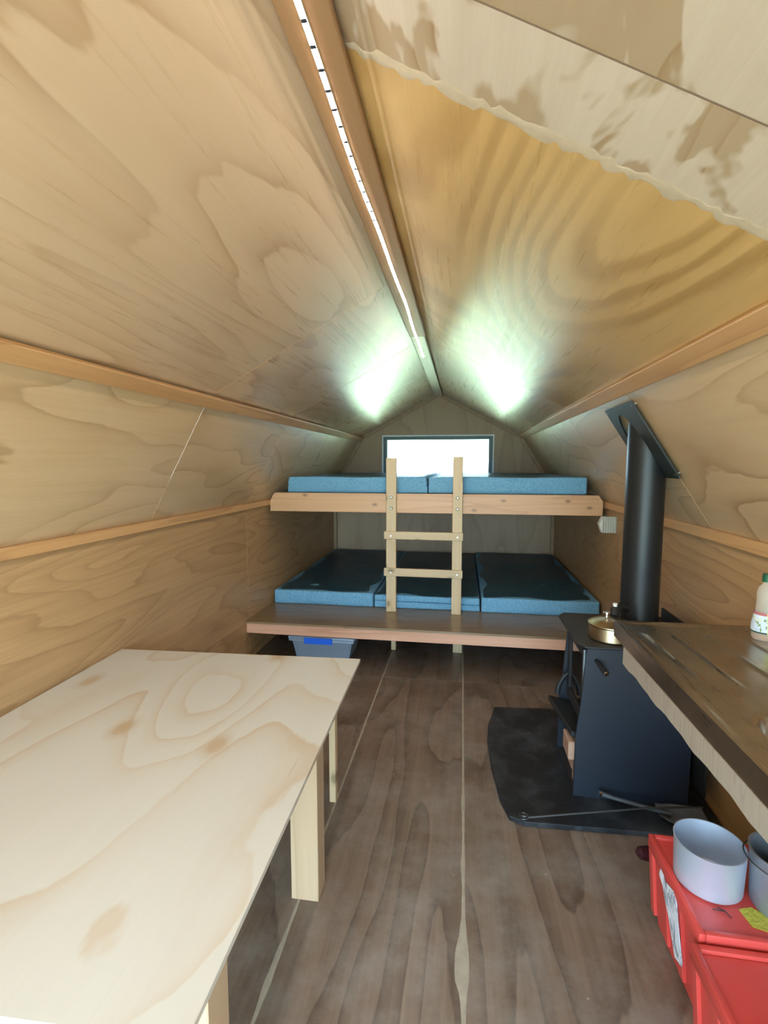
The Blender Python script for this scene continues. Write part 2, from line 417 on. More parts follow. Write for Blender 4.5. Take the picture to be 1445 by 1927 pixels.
# rear gable wall with its window opening
WX0, WX1, WZ0, WZ1 = -1.0, 0.37, 1.36, 1.905
def roof_z(x):
    for (a, b) in zip(PR[1:-1], PR[2:-1]):
        if a[0] <= x <= b[0]: return a[1] + (b[1]-a[1])*(x-a[0])/(b[0]-a[0])
    return 0
def gable_piece(x0, x1, z0, z1=None, m=0.002):
    """polygon between x0 and x1 from z0 up to z1 or to the roof line"""
    x0 += m; x1 -= m
    if z1 is not None: return [(x0, z0), (x1, z0), (x1, z1-m), (x0, z1-m)]
    xs = [x1] + [p[0] for p in PR[::-1] if x0 < p[0] < x1] + [x0]
    return [(x0, z0), (x1, z0)] + [(x, max(z0+0.001, roof_z(x)-0.001)) for x in xs]
bm = new_bm()
for pts in ([(-1.70, -0.05), (1.17, -0.05), (1.17, 1.24), (-1.70, 1.24)], gable_piece(-1.649, WX0, 1.24), gable_piece(WX1, 1.119, 1.245), gable_piece(WX0, WX1, WZ1), gable_piece(WX0, WX1, 1.24, WZ0)):
    prism(bm, pts, Y1+0.012, Y1+0.075)
wall_back = solo('wall_back', bm, filler, 'far gable wall of plywood around the small window', 'wall', kind='structure')
for pts in (gable_piece(-1.649, WX0, 1.24), gable_piece(WX1, 1.119, 1.245), gable_piece(WX0, WX1, WZ1), gable_piece(WX0, WX1, 1.24, WZ0),
            gable_piece(-1.65, -0.35, 0.0, 1.24), gable_piece(-0.35, 1.12, 0.0, 1.24)):
    obj('plywood_sheet', prism(new_bm(), pts, Y1, Y1+0.012), ply_back(), wall_back)

# unseen front wall, set back behind the camera and opened wide to even the daylight
bm = new_bm()
DX0, DX1, DZ = -1.50, 1.00, 1.90
fy0, fy1 = Y0-0.07, Y0
def fp(x0, x1, z0): return gable_piece(x0, x1, z0, m=0)
prism(bm, [(-1.70, -0.05), (DX0, -0.05), (DX0, 1.24), (-1.70, 1.24)], fy0, fy1); prism(bm, fp(-1.649, DX0, 1.24), fy0, fy1)
prism(bm, [(DX1, -0.05), (1.17, -0.05), (1.17, 1.245), (DX1, 1.245)], fy0, fy1); prism(bm, fp(DX1, 1.119, 1.245), fy0, fy1)
prism(bm, [(DX0, 1.867)] + [(DX1, 1.66), (DX1-0.005, 1.665), (0.70, DZ), (-0.30, 2.42), (-1.285, 1.88)], fy0, fy1) if False else None
prism(bm, [(-1.27, DZ), (0.695, DZ), (-0.30, 2.425)], fy0, fy1)
wall_front = solo('wall_front', bm, ply_wall(0), 'unseen front wall, its open doorway widened to let in daylight', 'wall', kind='structure')

# trims: rails along the four roof bends, the ridge board, and battens on the far gable
def rail(n, cx, cz, ang, w, t, y0, y1, mat, label):
    bm = bx(new_bm(), -w/2, w/2, -(y1-y0)/2, (y1-y0)/2, -t/2, t/2, 0.003)
    o = obj('trim_%d' % n, bm, mat); o.location = (cx, (y0+y1)/2, cz); o.rotation_euler = (0, ang, 0)
    return tag(o, label, 'trim', kind='structure')
R = math.radians
rail(1, -1.632, 1.228, R(90), 0.046, 0.032, Y0, Y1-0.03, rail_wood(), 'orange pine rail along the top of the side wall by the table')
rail(2, -1.268, 1.866, R(-45), 0.066, 0.022, Y0, Y1-0.03, rail_wood(), 'orange pine rail at the roof bend above the table side')
rail(3, 0.688, 1.884, R(44), 0.066, 0.022, Y0, Y1-0.03, rail_wood(), 'orange pine rail at the roof bend above the stove side')
rail(4, 1.104, 1.238, R(90), 0.050, 0.028, Y0, Y1-0.03, rail_wood(), 'orange pine rail along the top of the wall behind the stove')
rail(5, -0.30, 2.388, 0, 0.104, 0.02, Y0, 3.30, wood('ridge_pine', (0.46, 0.265, 0.125, 1), (0.27, 0.135, 0.055, 1), 1, 9.0, 5, 0.05, 0.42, 0.1, 0.9, 0.5, knots=3.2), 'knotty pine ridge board carrying the light strip')
rail(6, -0.30, 2.388, 0, 0.09, 0.02, 3.303, Y1-0.03, wood('ridge_window_lit', (0.62, 0.52, 0.38, 1), (0.42, 0.32, 0.2, 1), 1, 8, 4, 0.05, 0.35, 0.2, 0.7, 0.4), 'ridge board nearest the far window, window light painted in as paler wood')  # paler wood colour stands in for light from the far window
n = 7
for (a, b, lab) in ((1, 2, 'lower batten on the far gable, table side'), (2, 3, 'upper batten on the far gable, table side'), (3, 4, 'upper batten on the far gable, stove side'), (4, 5, 'lower batten on the far gable, stove side')):
    p, q = Vector(PR[a]), Vector(PR[b]); t = (q-p).normalized(); inn = Vector((t.y, -t.x))
    p2 = p + inn*0.001 + t*0.025; q2 = q + inn*0.001 - t*0.025
    pts = [tuple(p2), tuple(q2), tuple(q2+inn*0.035), tuple(p2+inn*0.035)]
    tag(obj('trim_%d' % n, prism(new_bm(), pts, Y1-0.028, Y1-0.001), wood('batten', (0.36, 0.23, 0.12, 1), (0.24, 0.14, 0.07, 1), 2, 7, 4, 0.2, 0.5)), lab, 'trim', kind='structure'); n += 1
for x0, x1, lab in ((-1.648, -1.606, 'upright corner batten behind the lower bunk, table side'), (1.076, 1.118, 'upright corner batten behind the lower bunk, stove side')):
    tag(obj('trim_%d' % n, B(x0, x1, Y1-0.042, Y1-0.001, 0.0, 1.20, bevel=0.002), wood('batten', (0.36, 0.23, 0.12, 1), (0.24, 0.14, 0.07, 1), 2, 7, 4, 0.2, 0.5)), lab, 'trim', kind='structure'); n += 1

# window
win = thing('window_1', 'wide low window with dark metal frame in the far gable', 'window', (-0.315, Y1, WZ0), kind='structure')
rv = new_bm(); yr0, yr1 = Y1-0.012, Y1+0.075
for a in ((WX0-0.012, WX0+0.006, WZ0-0.012, WZ1+0.012), (WX1-0.006, WX1+0.012, WZ0-0.012, WZ1+0.012), (WX0+0.006, WX1-0.006, WZ1-0.006, WZ1+0.012), (WX0+0.006, WX1-0.006, WZ0-0.012, WZ0+0.006)):
    bx(rv, a[0], a[1], yr0, yr1, a[2], a[3])
obj('window_reveal', rv, plain('white_reveal', (0.75, 0.8, 0.8, 1), 0.5), win)
fr = new_bm(); e = 0.044; x0, x1, z0, z1 = WX0+0.007, WX1-0.007, WZ0+0.007, WZ1-0.007
for a in ((x0, x0+e, z0, z1), (x1-e, x1, z0, z1), (x0+e, x1-e, z1-e*0.9, z1), (x0+e, x1-e, z0, z0+e)):
    bx(fr, a[0], a[1], Y1+0.02, Y1+0.06, a[2], a[3], 0.003)
obj('window_frame', fr, plain('frame_green', (0.03, 0.06, 0.055, 1), 0.4, 0.2), win)
obj('pane', B(x0+e-0.004, x1-e+0.004, Y1+0.038, Y1+0.043, z0+e-0.004, z1-e*0.9+0.004), glass_thin('window_glass', (0.94, 0.97, 0.96, 1)), win)

# outside: lawn all round
bm = B(-40, 40, -40, 46, -0.5, -0.30)
k = NT('lawn'); v = k.coords(False)
solo('lawn', bm, k.finish(k.mix(k.noise(v, 6, 5, 0.7), (0.30, 0.38, 0.19, 1), (0.48, 0.54, 0.36, 1)), 0.9), 'sunlit green lawn outside the hut', 'lawn', kind='structure')

# unseen deck added outside the doorway to bounce neutral daylight onto the ceiling
pd = thing('bounce_deck', 'unseen pale deck added outside the doorway to bounce daylight inside', 'deck', (-0.3, -2.0, -0.1), kind='structure')
for i in range(40):
    y = Y0 - 0.14 - 0.145*i
    obj('plank', B(-5.2, 4.6, y-0.14, y, -0.085, -0.055), plain('bounce_plank', (0.44, 0.41, 0.37, 1), 0.8, noise=0.2, nscale=3), pd)

# smears of filler along some sheet joints
def smear(i, y, s0, s1, w, seed, mat, side=1.0):
    rnd = random.Random(seed); a, b = Vector(PR[i]), Vector(PR[i+1]); t = (b-a).normalized(); inn = Vector((t.y, -t.x)); L = (b-a).length
    bm = new_bm(); n_ = max(8, int((s1-s0)*L/0.018)); rows = []
    for q in range(n_+1):
        sd_ = (s0+(s1-s0)*q/n_)*L; taper = min(1, q/2.0, (n_-q)/2.0)
        wa, wb = w*taper*rnd.uniform(0.15, 1.0), w*taper*rnd.uniform(0.15, 1.0)*side
        rows.append([bm.verts.new((a.x+t.x*sd_+inn.x*o_, y+dy, a.y+t.y*sd_+inn.y*o_)) for dy, o_ in ((-wa, -0.0004), (-wa*0.5, 0.0007), (0.0, 0.001), (wb*0.5, 0.0007), (wb, -0.0004))])
    for p, q in zip(rows, rows[1:]):
        for j in range(4): bm.faces.new((p[j], p[j+1], q[j+1], q[j]))
    obj('joint_filler', bm, mat, ceiling)
pale_f = plain('pale_filler', (0.56, 0.455, 0.31, 1), 0.7, noise=0.25, nscale=30)
smear(3, 1.068, 0.04, 0.97, 0.030, 3, pale_f)
smear(2, 2.4, 0.05, 0.55, 0.006, 5, plain('rust_filler', (0.55, 0.30, 0.14, 1), 0.7, noise=0.3, nscale=9))
smear(1, 2.4, 0.35, 0.97, 0.008, 8, plain('chalk_filler', (0.78, 0.72, 0.62, 1), 0.7))

# ------------------------------------------------------------------ light strip on the ridge board
k = NT('led_tape'); v = k.coords(False)
sx = k.n('ShaderNodeSeparateXYZ'); k.l(v, sx.inputs[0])
fr_ = k.math('FRACT', k.math('MULTIPLY', sx.outputs[1], 17.0))
m1 = k.math('MULTIPLY', k.math('GREATER_THAN', fr_, 0.42), k.math('LESS_THAN', fr_, 0.58))
m2 = k.math('MULTIPLY', m1, k.math('LESS_THAN', k.math('ABSOLUTE', sx.outputs[0]), 0.0075))
em = k.n('ShaderNodeEmission'); k.l(k.mix(m2, (1.0, 0.94, 0.86, 1), (0.0004, 0.0004, 0.0004, 1)), em.inputs[0]); em.inputs[1].default_value = LED_POWER
k.l(em.outputs[0], k.out.inputs[0])
bm = new_bm(); N = 60; pr = None
for i in range(N+1):
    y = Y0+0.02 + (3.9-Y0)*i/N; x = 0.003*math.sin(y*3.1) + 0.002*math.sin(y*7.7)
    ring = [bm.verts.new((x+dx, y, dz)) for dx, dz in ((-0.0062, 0), (0.0062, 0), (0.0062, 0.003), (-0.0062, 0.003))]
    if pr:
        for j in range(4): bm.faces.new((pr[j], pr[(j+1) % 4], ring[(j+1) % 4], ring[j]))
    else: bm.faces.new(ring)
    pr = ring
bm.faces.new(pr[::-1]); bmesh.ops.recalc_face_normals(bm, faces=bm.faces)
led_m = k.m
fbm = new_bm(); pr = None
for i in range(N+1):
    y = Y0+0.02 + (3.9-Y0)*i/N; x = 0.003*math.sin(y*3.1) + 0.002*math.sin(y*7.7)
    ring = [fbm.verts.new((x-0.0058, y, -0.0004)), fbm.verts.new((x+0.0058, y, -0.0004))]
    if pr: fbm.faces.new((pr[0], ring[0], ring[1], pr[1]))
    pr = ring
bmesh.ops.recalc_face_normals(fbm, faces=fbm.faces)
o = obj('light_strip', bm, white_pl()); o.location = (-0.306, 0, 2.3745)
obj('glowing_face', fbm, led_m, o, off=Vector((0, 0, 0)))
tag(o, 'thin glowing white tape light stuck along the ridge board', 'light strip')

# ------------------------------------------------------------------ bunks
DK = 0.335
lb = thing('lower_bunk', 'low dark plywood sleeping platform with a reddish timber front edge', 'bunk', (-0.27, 3.54, 0))
obj('deck_board', B(-1.649, 1.119, 3.535, 6.256, DK-0.016, DK, bevel=0.001), ply_deck(), lb)
obj('fascia', B(-1.649, 1.119, 3.548, 3.59, 0.238, DK-0.0165, bevel=0.002), fascia_wood(), lb)
obj('post', B(-0.056, 0.018, 4.0, 4.045, 0, DK-0.017, bevel=0.002), pale_pine(), lb)
obj('post', B(-0.568, -0.53, 3.98, 4.05, 0, DK-0.017, bevel=0.002), pale_pine(), lb)
obj('post', B(-1.646, -1.56, 5.2, 5.29, 0, DK-0.017, bevel=0.002), pale_pine(), lb)
obj('post', B(1.03, 1.116, 5.2, 5.29, 0, DK-0.017, bevel=0.002), pale_pine(), lb)
ub = thing('upper_bunk', 'high sleeping shelf with a knotty pine front beam', 'bunk', (-0.27, 4.0, 1.155))
pts = [(-1.614, 1.155), (1.072, 1.155), (1.072, 1.265), (1.04, 1.312), (-1.568, 1.312), (-1.590, 1.29), (-1.614, 1.24)]
obj('front_beam', prism(new_bm(), pts, 4.0, 4.045, 'xz', 0.0015), beam_wood(), ub)
obj('deck_board', B(-1.575, 1.045, 4.046, 6.225, 1.294, 1.310), ply_deck(), ub)
for x in (-0.75, 0.2):
    obj('joist', B(x, x+0.045, 4.05, 6.22, 1.205, 1.2935), beam_wood(1), ub)
# ladder
ld = thing('bunk_ladder', 'pale pine ladder with two rungs bolted to the upper bunk beam', 'ladder', (-0.3, 3.975, DK))
for x0, x1, zt in ((-0.607, -0.525, 1.602), (-0.072, 0.006, 1.610)):
    st = obj('stile', B(x0, x1, 3.955, 3.9995, DK+0.0005, zt, bevel=0.003), pale_pine(), ld)
    for zz in (1.285, 1.195):
        bm = new_bm(); lathe(bm, [(0, 0.006), (0.008, 0.006), (0.013, 0.002), (0.013, 0), (0, 0)], seg=14)
        bmesh.ops.rotate(bm, verts=bm.verts, cent=(0, 0, 0), matrix=Matrix.Rotation(R(90), 3, 'X'))
        bmesh.ops.translate(bm, verts=bm.verts, vec=((x0+x1)/2, 3.955, zz)); obj('bolt', bm, screw(), st, True)
for za, zb, r in ((0.945, 1.008, -0.002), (0.640, 0.706, -0.003)):
    bm = B(-0.622, 0.014, 3.932, 3.9545, za, zb, bevel=0.003)
    for v_ in bm.verts: v_.co.z += r*(v_.co.x+0.3)
    rg = obj('rung', bm, pale_pine(0), ld)
    for x in (-0.566, -0.03):
        b2 = new_bm(); lathe(b2, [(0, 0.002), (0.006, 0.0015), (0.006, 0), (0, 0)], seg=10)
        bmesh.ops.rotate(b2, verts=b2.verts, cent=(0, 0, 0), matrix=Matrix.Rotation(R(90), 3, 'X'))
        bmesh.ops.translate(b2, verts=b2.verts, vec=(x, 3.932, (za+zb)/2-0.005)); obj('screw_head', b2, chrome(), rg)

def pad(x0, x1, y0, y1, z0, z1, bulge=0.006, taper=0.0):
    """foam slab: rounded edges, slightly bowed faces"""
    bm = new_bm(); bx(bm, x0, x1, y0, y1, z0, z1)
    bmesh.ops.subdivide_edges(bm, edges=bm.edges[:], cuts=7, use_grid_fill=True)
    cx, cy, cz = (x0+x1)/2, (y0+y1)/2, (z0+z1)/2
    rnd = random.random()*9
    for v_ in bm.verts:
        u, w, h = (v_.co.x-cx)/(x1-x0)*2, (v_.co.y-cy)/(y1-y0)*2, (v_.co.z-cz)/(z1-z0)*2
        if h > 0.99: v_.co.z += bulge*(1-u*u)*(1-w*w) + 0.0025*math.sin(5*u+rnd)*math.sin(9*w+rnd)
        if w < -0.99: v_.co.y -= 0.006*(1-u*u)*(1-h*h) - 0.003*math.sin(4*u+rnd)
        v_.co.x += taper*(h > 0)*(-u)*0.5*(h)
    ed = [e for e in bm.edges if e.is_manifold and e.calc_face_angle(0) > 0.9]
    bmesh.ops.bevel(bm, geom=ed, offset=0.012, segments=3, profile=0.6, affect='EDGES')
    return bm
def mattress(label, x0, x1, y0, y1, z0, z1, group, layers=1, taper=0.0):
    t = thing('mattress', label, 'mattress', ((x0+x1)/2, (y0+y1)/2, z0), group)
    if layers == 1:
        obj('foam_block', pad(x0, x1, y0, y1, z0, z1-0.004, taper=taper), fabric_mat(), t, True)
    else:
        zm = z0 + (z1-z0)*0.52
        b1 = pad(x0, x1, y0, y1, z0, zm-0.002, 0.0); b2 = pad(x0+0.003, x1-0.002, y0-0.006, y1, zm+0.001, z1-0.004)
        for v_ in b2.verts:  # the upper fold droops towards one side
            v_.co.z -= 0.006*(v_.co.x-x0)/(x1-x0)*(1 if v_.co.z < (zm+z1)/2 else 0.4)
        for v_ in b1.verts:
            if v_.co.z > (z0+zm)/2: v_.co.z -= 0.007*(v_.co.x-x0)/(x1-x0)
        obj('lower_fold', b1, fabric_mat(), t, True); obj('upper_fold', b2, fabric_mat(), t, True)
    # creased dark cover lying on the top face
    tb = new_bm(); nx, ny = 14, 30; g = []
    cx, cy = (x0+x1)/2, (y0+y1)/2; rnd = random.random()*9
    ins = 0.010 + taper*0.5
    for i in range(nx+1):
        row = []
        for j in range(ny+1):
            u, w = 2*i/nx-1, 2*j/ny-1
            x = cx + u*((x1-x0)/2-ins); y = cy + w*((y1-y0)/2-0.010)
            edge = min(1-abs(u), 1-abs(w))
            z = z1 - 0.004 + 0.0015 + 0.0075*(1-u*u)*(1-w*w) + 0.0012*math.sin(17*w+5*u+rnd)*min(1, edge*5)
            if edge < 1e-6: z = z1-0.0055
            row.append(tb.verts.new((x, y, z)))
        g.append(row)
    for i in range(nx):
        for j in range(ny): tb.faces.new((g[i][j], g[i+1][j], g[i+1][j+1], g[i][j+1]))
    bmesh.ops.solidify(tb, geom=tb.faces[:], thickness=0.002)
    bmesh.ops.recalc_face_normals(tb, faces=tb.faces)
    obj('top_cover', tb, vinyl_mat(), t, True)
    return t
g = 'blue foam mattresses on the bunks'
mattress('blue mattress on the lower bunk against the wall on the table side', -1.615, -0.737, 4.06, 6.20, DK+0.001, 0.458, g)
mattress('folded two-layer blue mattress in the middle of the lower bunk behind the ladder', -0.727, 0.160, 4.065, 6.20, DK+0.001, 0.452, g, 2)
mattress('blue mattress on the lower bunk nearest the stove', 0.172, 1.095, 4.055, 6.20, DK+0.001, 0.462, g)
mattress('blue mattress on the upper bunk, table side', -1.490, -0.282, 4.09, 6.12, 1.311, 1.448, g, taper=0.03)
mattress('blue mattress on the upper bunk, stove side', -0.274, 0.972, 4.09, 6.12, 1.311, 1.450, g)

# storage tub under the lower bunk
tb = thing('storage_tub', 'clear grey plastic storage tub with a blue clip under the lower bunk', 'storage tub', (-1.08, 3.84, 0))
tub = plain('tub_plastic', (0.24, 0.30, 0.38, 1), 0.3, spec=0.6)
def frustum(bm, x0, x1, y0, y1, z0, z1, dx, dy):
    b = bx(bm, x0, x1, y0, y1, z0, z1)
    for v_ in bm.verts:
        if abs(v_.co.z-z0) < 1e-5:
            if abs(v_.co.x-x0) < 1e-5: v_.co.x += dx
            elif abs(v_.co.x-x1) < 1e-5: v_.co.x -= dx
            if abs(v_.co.y-y0) < 1e-5: v_.co.y += dy
            elif abs(v_.co.y-y1) < 1e-5: v_.co.y -= dy
    return bm
bm = frustum(new_bm(), -1.325, -0.835, 3.665, 4.02, 0.002, 0.165, 0.03, 0.02)
bmesh.ops.bevel(bm, geom=bm.edges[:], offset=0.012, segments=2, affect='EDGES')
obj('tub_body', bm, tub, tb, True)
obj('rim', B(-1.345, -0.815, 3.65, 4.035, 0.1555, 0.172, bevel=0.005, seg=2), plain('tub_rim', (0.34, 0.41, 0.50, 1), 0.3), tb, True)
lid = obj('lid', B(-1.348, -0.812, 3.647, 4.038, 0.1735, 0.196, bevel=0.006, seg=2), plain('tub_lid', (0.34, 0.41, 0.50, 1), 0.3), tb, True)
obj('clip', B(-1.215, -0.985, 3.638, 3.6465, 0.142, 0.190, bevel=0.003, seg=2), plain('blue_clip', (0.02, 0.17, 0.95, 1), 0.35), tb)

# ------------------------------------------------------------------ table
TZ = 0.65
tbl = thing('table', 'long pale plywood table on square timber legs beside the side wall', 'table', (-1.0, 1.4, 0))
pts = [(-1.636, 2.118), (-0.455, 2.178), (-0.414, 0.632), (-1.595, 0.585)]
obj('table_top', prism(new_bm(), pts, TZ-0.015, TZ, 'xy', 0.001), ply_table(), tbl)
for x0, x1, y0, y1 in ((-0.582, -0.482, 1.560, 1.645), (-0.582, -0.482, 0.815, 0.900), (-1.60, -1.50, 1.560, 1.645), (-1.58, -1.48, 0.815, 0.900)):
    obj('leg', B(x0, x1, y0, y1, 0.0, TZ-0.0155, bevel=0.002), leg_wood(), tbl)
for x0 in (-0.582, -1.60):
    obj('leg', B(x0, x0+0.030, 2.075, 2.115, 0.0, TZ-0.0155, bevel=0.002), pale_pine(), tbl)

# ------------------------------------------------------------------ hearth, stove, flue
HZ = 0.022
hp = [(0.225, 3.072), (0.172, 2.846), (0.160, 2.674), (0.168, 2.433), (0.193, 2.195), (0.225, 2.082), (0.29, 2.055), (1.115, 2.085), (1.115, 3.14), (0.617, 3.107)]
solo('hearth_pad', prism(new_bm(), hp, 0.0005, HZ, 'xy', 0.003), hearth_mat(), 'black hearth pad with a bowed front edge under the stove', 'hearth', (0.6, 2.6, 0))

sv = thing('wood_stove', 'black freestanding wood stove with side lever and firewood bay', 'wood stove', (0.77, 2.49, HZ))
SX0, SX1, SY0, SY1, ST = 0.545, 1.02, 2.262, 2.665, 0.742
side = [(0.528, HZ), (SX1, HZ), (SX1, ST), (0.566, ST), (0.545, 0.45), (0.530, 0.32)]
for y0, y1 in ((SY0, SY0+0.012), (SY1-0.012, SY1)):
    obj('side_panel', prism(new_bm(), side, y0, y1, 'xz', 0.002), stove_mat(), sv)
obj('back_panel', B(SX1-0.012, SX1-0.001, SY0+0.0125, SY1-0.0125, HZ, ST), black_mat(), sv)
tp = [(0.515, 2.262), (0.547, 2.212), (SX1+0.02, 2.212), (SX1+0.02, 2.715), (0.547, 2.715), (0.515, 2.665)]
obj('top_plate', prism(new_bm(), tp, ST+0.001, ST+0.016, 'xy', 0.004), plain('stove_top', (0.014, 0.014, 0.014, 1), 0.5), sv)
obj('firebox', B(0.60, SX1-0.013, SY0+0.014, SY1-0.014, 0.335, ST-0.001), black_mat(), sv)
obj('base_floor', B(0.535, SX1-0.013, SY0+0.0125, SY1-0.0125, HZ, HZ+0.012), black_mat(), sv)
bm = new_bm(); prism(bm, [(0.518, SY0+0.035), (0.60, SY0+0.035), (0.60, SY1-0.02), (0.472, SY1-0.02), (0.486, SY1-0.14)], 0.272, 0.298, 'xy', 0.003)
for v_ in bm.verts:
    if v_.co.x < 0.53: v_.co.z += 0.02 + 0.04*max(0, (v_.co.y-2.5))
obj('ash_lip', bm, black_mat(), sv)
# door with glass, facing into the room
dr = new_bm(); dy0, dy1, dz0, dz1 = SY0+0.03, SY1-0.03, 0.345, 0.715
for a in ((dy0, dy0+0.045, dz0, dz1), (dy1-0.045, dy1, dz0, dz1), (dy0+0.045, dy1-0.045, dz1-0.05, dz1), (dy0+0.045, dy1-0.045, dz0, dz0+0.055)):
    bx(dr, 0.562, 0.590, a[0], a[1], a[2], a[3], 0.003)
door = obj('stove_door', dr, black_mat(), sv)
obj('door_glass', B(0.570, 0.576, dy0+0.04, dy1-0.04, dz0+0.05, dz1-0.045), plain('stove_glass', (0.012, 0.010, 0.009, 1), 0.06, spec=0.8), door)
obj('edge_strip', B(0.555, 0.561, SY0+0.016, SY0+0.026, 0.36, 0.715), plain('edge_steel', (0.30, 0.34, 0.38, 1), 0.35, 0.8), sv)
bm = new_bm(); tube(bm, [(0.563, dy1-0.012, 0.46), (0.545, dy1-0.012, 0.44), (0.520, dy1-0.008, 0.39), (0.514, dy1-0.008, 0.345)], [0.008, 0.010, 0.014, 0.013], 10)
obj('door_handle', bm, black_mat(), door, True)
bm = new_bm(); tube(bm, [(0.605, SY0+0.002, 0.675), (0.612, SY0-0.03, 0.668), (0.626, SY0-0.085, 0.652)], [0.009, 0.011, 0.014], 14)
lev = obj('air_lever', bm, black_mat(), sv, True)
bm = new_bm(); tube(bm, [(0.626, SY0-0.0855, 0.652), (0.6266, SY0-0.088, 0.6513)], [0.010, 0.009], 14)
obj('lever_cap', bm, chrome(), lev)
bm = new_bm(); lathe(bm, [(0.105, ST+0.0165), (0.105, ST+0.03), (0.088, ST+0.034), (0.088, ST+0.0165)], 0.875, 2.56, 40)
obj('flue_collar', bm, black_mat(), sv, True)
obj('rear_shield', B(1.045, 1.055, 2.19, 2.735, 0.12, 0.80), black_mat(), sv)
# firewood inside the lower bay
fw = wood('firewood', (0.42, 0.25, 0.17, 1), (0.28, 0.15, 0.09, 1), 0, 9, 4, 0.1, 0.7)
for lab, x0, x1, y0, y1, z0, z1 in (('short split firewood block standing in the stove bay', 0.548, 0.90, 2.300, 2.385, HZ+0.0125, 0.175), ('wider firewood block lying on top in the stove bay', 0.508, 0.88, 2.295, 2.420, 0.1755, 0.262), ('split log at the back of the stove bay', 0.56, 0.92, 2.45, 2.56, HZ+0.0125, 0.12)):
    bm = B(x0, x1, y0, y1, z0, z1, bevel=0.004)
    for v_ in bm.verts: v_.co.y += 0.03*(v_.co.z-z0)*random.uniform(0.6, 1.2)
    solo('firewood', bm, fw, lab, 'firewood', ((x0+x1)/2, (y0+y1)/2, z0), 'firewood in the stove bay')

FX, FY, FR = 0.875, 2.56, 0.0865
fl = thing('stove_flue', 'tall black stove pipe rising through a square plate in the roof', 'flue', (FX, FY, ST+0.017))
bm = new_bm(); lathe(bm, [(FR, ST+0.0175), (FR, 2.02), (FR-0.004, 2.02), (FR-0.004, ST+0.0175), (FR, ST+0.0175)], FX, FY, 56)
# pipe stops inside the roof on the line of the slope
a, b = Vector(PR[4]), Vector(PR[5]); tn = (b-a).normalized(); nn = Vector((tn.y, -tn.x))
for v_ in bm.verts:
    if v_.co.z > 1.9:
        x = v_.co.x; v_.co.z = a.y + (x-a.x)*(b.y-a.y)/(b.x-a.x) - 0.004
obj('pipe', bm, flue_mat(), fl, True)
pc = (a + b)/2
def slope_pt(s, off): return a + tn*s + nn*off
pl = new_bm()
s0, s1, yA, yB = 0.075, 0.475, 2.335, 2.735
off0 = 0.016; th = 0.008
cs = slope_pt(0, 0)
# plate with an oval hole around the pipe: ring of quads between hole and square
M = 48; inner = []; outer = []
hs = (FX - a.x)/tn.x
for i in range(M):
    an = 2*math.pi*i/M
    px, py = FX + (FR+0.012)*math.cos(an) - 0.012, FY + (FR+0.012)*math.sin(an)
    inner.append(((px-a.x)/tn.x, py))
    ds, dyv = inner[-1][0]-hs, py-FY
    d = Vector((math.cos(an), math.sin(an)))
    ca, sa = ds, dyv
    tt = []
    if ca > 1e-6: tt.append((s1-hs)/ca)
    if ca < -1e-6: tt.append((s0-hs)/ca)
    if sa > 1e-6: tt.append((yB-FY)/sa)
    if sa < -1e-6: tt.append((yA-FY)/sa)
    q = min(tt); outer.append((hs+ca*q, FY+sa*q))
for cn in ((s0, yA), (s0, yB), (s1, yA), (s1, yB)):
    j = min(range(M), key=lambda i: (outer[i][0]-cn[0])**2+(outer[i][1]-cn[1])**2); outer[j] = cn
def V3(s, y, o_): p = slope_pt(s, o_); return pl.verts.new((p.x, y, p.y))
i0 = [V3(s, y, off0) for s, y in inner]; i1 = [V3(s, y, off0+th) for s, y in inner]
o0 = [V3(s, y, off0) for s, y in outer]; o1 = [V3(s, y, off0+th) for s, y in outer]
for i in range(M):
    j = (i+1) % M
    pl.faces.new((i0[i], o0[i], o0[j], i0[j])); pl.faces.new((i1[i], i1[j], o1[j], o1[i]))
    pl.faces.new((o0[i], o1[i], o1[j], o0[j])); pl.faces.new((i0[i], i0[j], i1[j], i1[i]))
bmesh.ops.recalc_face_normals(pl, faces=pl.faces)
plate = obj('ceiling_plate', pl, plain('plate_black', (0.012, 0.018, 0.018, 1), 0.4), fl)
for s, y in ((s0+0.02, yA+0.02), (s0+0.02, yB-0.02), (s1-0.02, yA+0.02), (s1-0.02, yB-0.02)):
    p = slope_pt(s, off0+th); bm = new_bm(); lathe(bm, [(0, 0.002), (0.004, 0.001), (0.005, -0.024), (0, -0.024)], seg=10)
    rot = Vector((0, 0, 1)).rotation_difference(Vector((nn.x, 0, nn.y))).to_matrix()
    bmesh.ops.rotate(bm, verts=bm.verts, cent=(0, 0, 0), matrix=rot); bmesh.ops.translate(bm, verts=bm.verts, vec=(p.x, y, p.y))
    obj('screw', bm, screw(), plate)

# brassy pot with lid on the stove
KX, KY, KZ = 0.682, 2.335, ST+0.0165
brass = plain('worn_brass', (0.60, 0.50, 0.33, 1), 0.28, 1.0, noise=0.35, nscale=9)
ck = thing('cooking_pot', 'small brassy lidded pot with a dark handle on the stove top', 'pot', (KX, KY, KZ))
bm = new_bm(); lathe(bm, [(0, KZ), (0.092, KZ), (0.097, KZ+0.006), (0.097, KZ+0.062), (0.092, KZ+0.066), (0, KZ+0.066)], KX, KY, 40); obj('pot_body', bm, brass, ck, True)
bm = new_bm(); lathe(bm, [(0.099, KZ+0.0665), (0.099, KZ+0.071), (0.07, KZ+0.085), (0.03, KZ+0.093), (0, KZ+0.095)], KX, KY, 40); pl_ = obj('pot_lid', bm, brass, ck, True)
bm = new_bm(); lathe(bm, [(0.008, KZ+0.0955), (0.008, KZ+0.112), (0.016, KZ+0.115), (0.016, KZ+0.121), (0, KZ+0.123)], KX-0.02, KY, 16); obj('lid_knob', bm, chrome(), pl_, True)
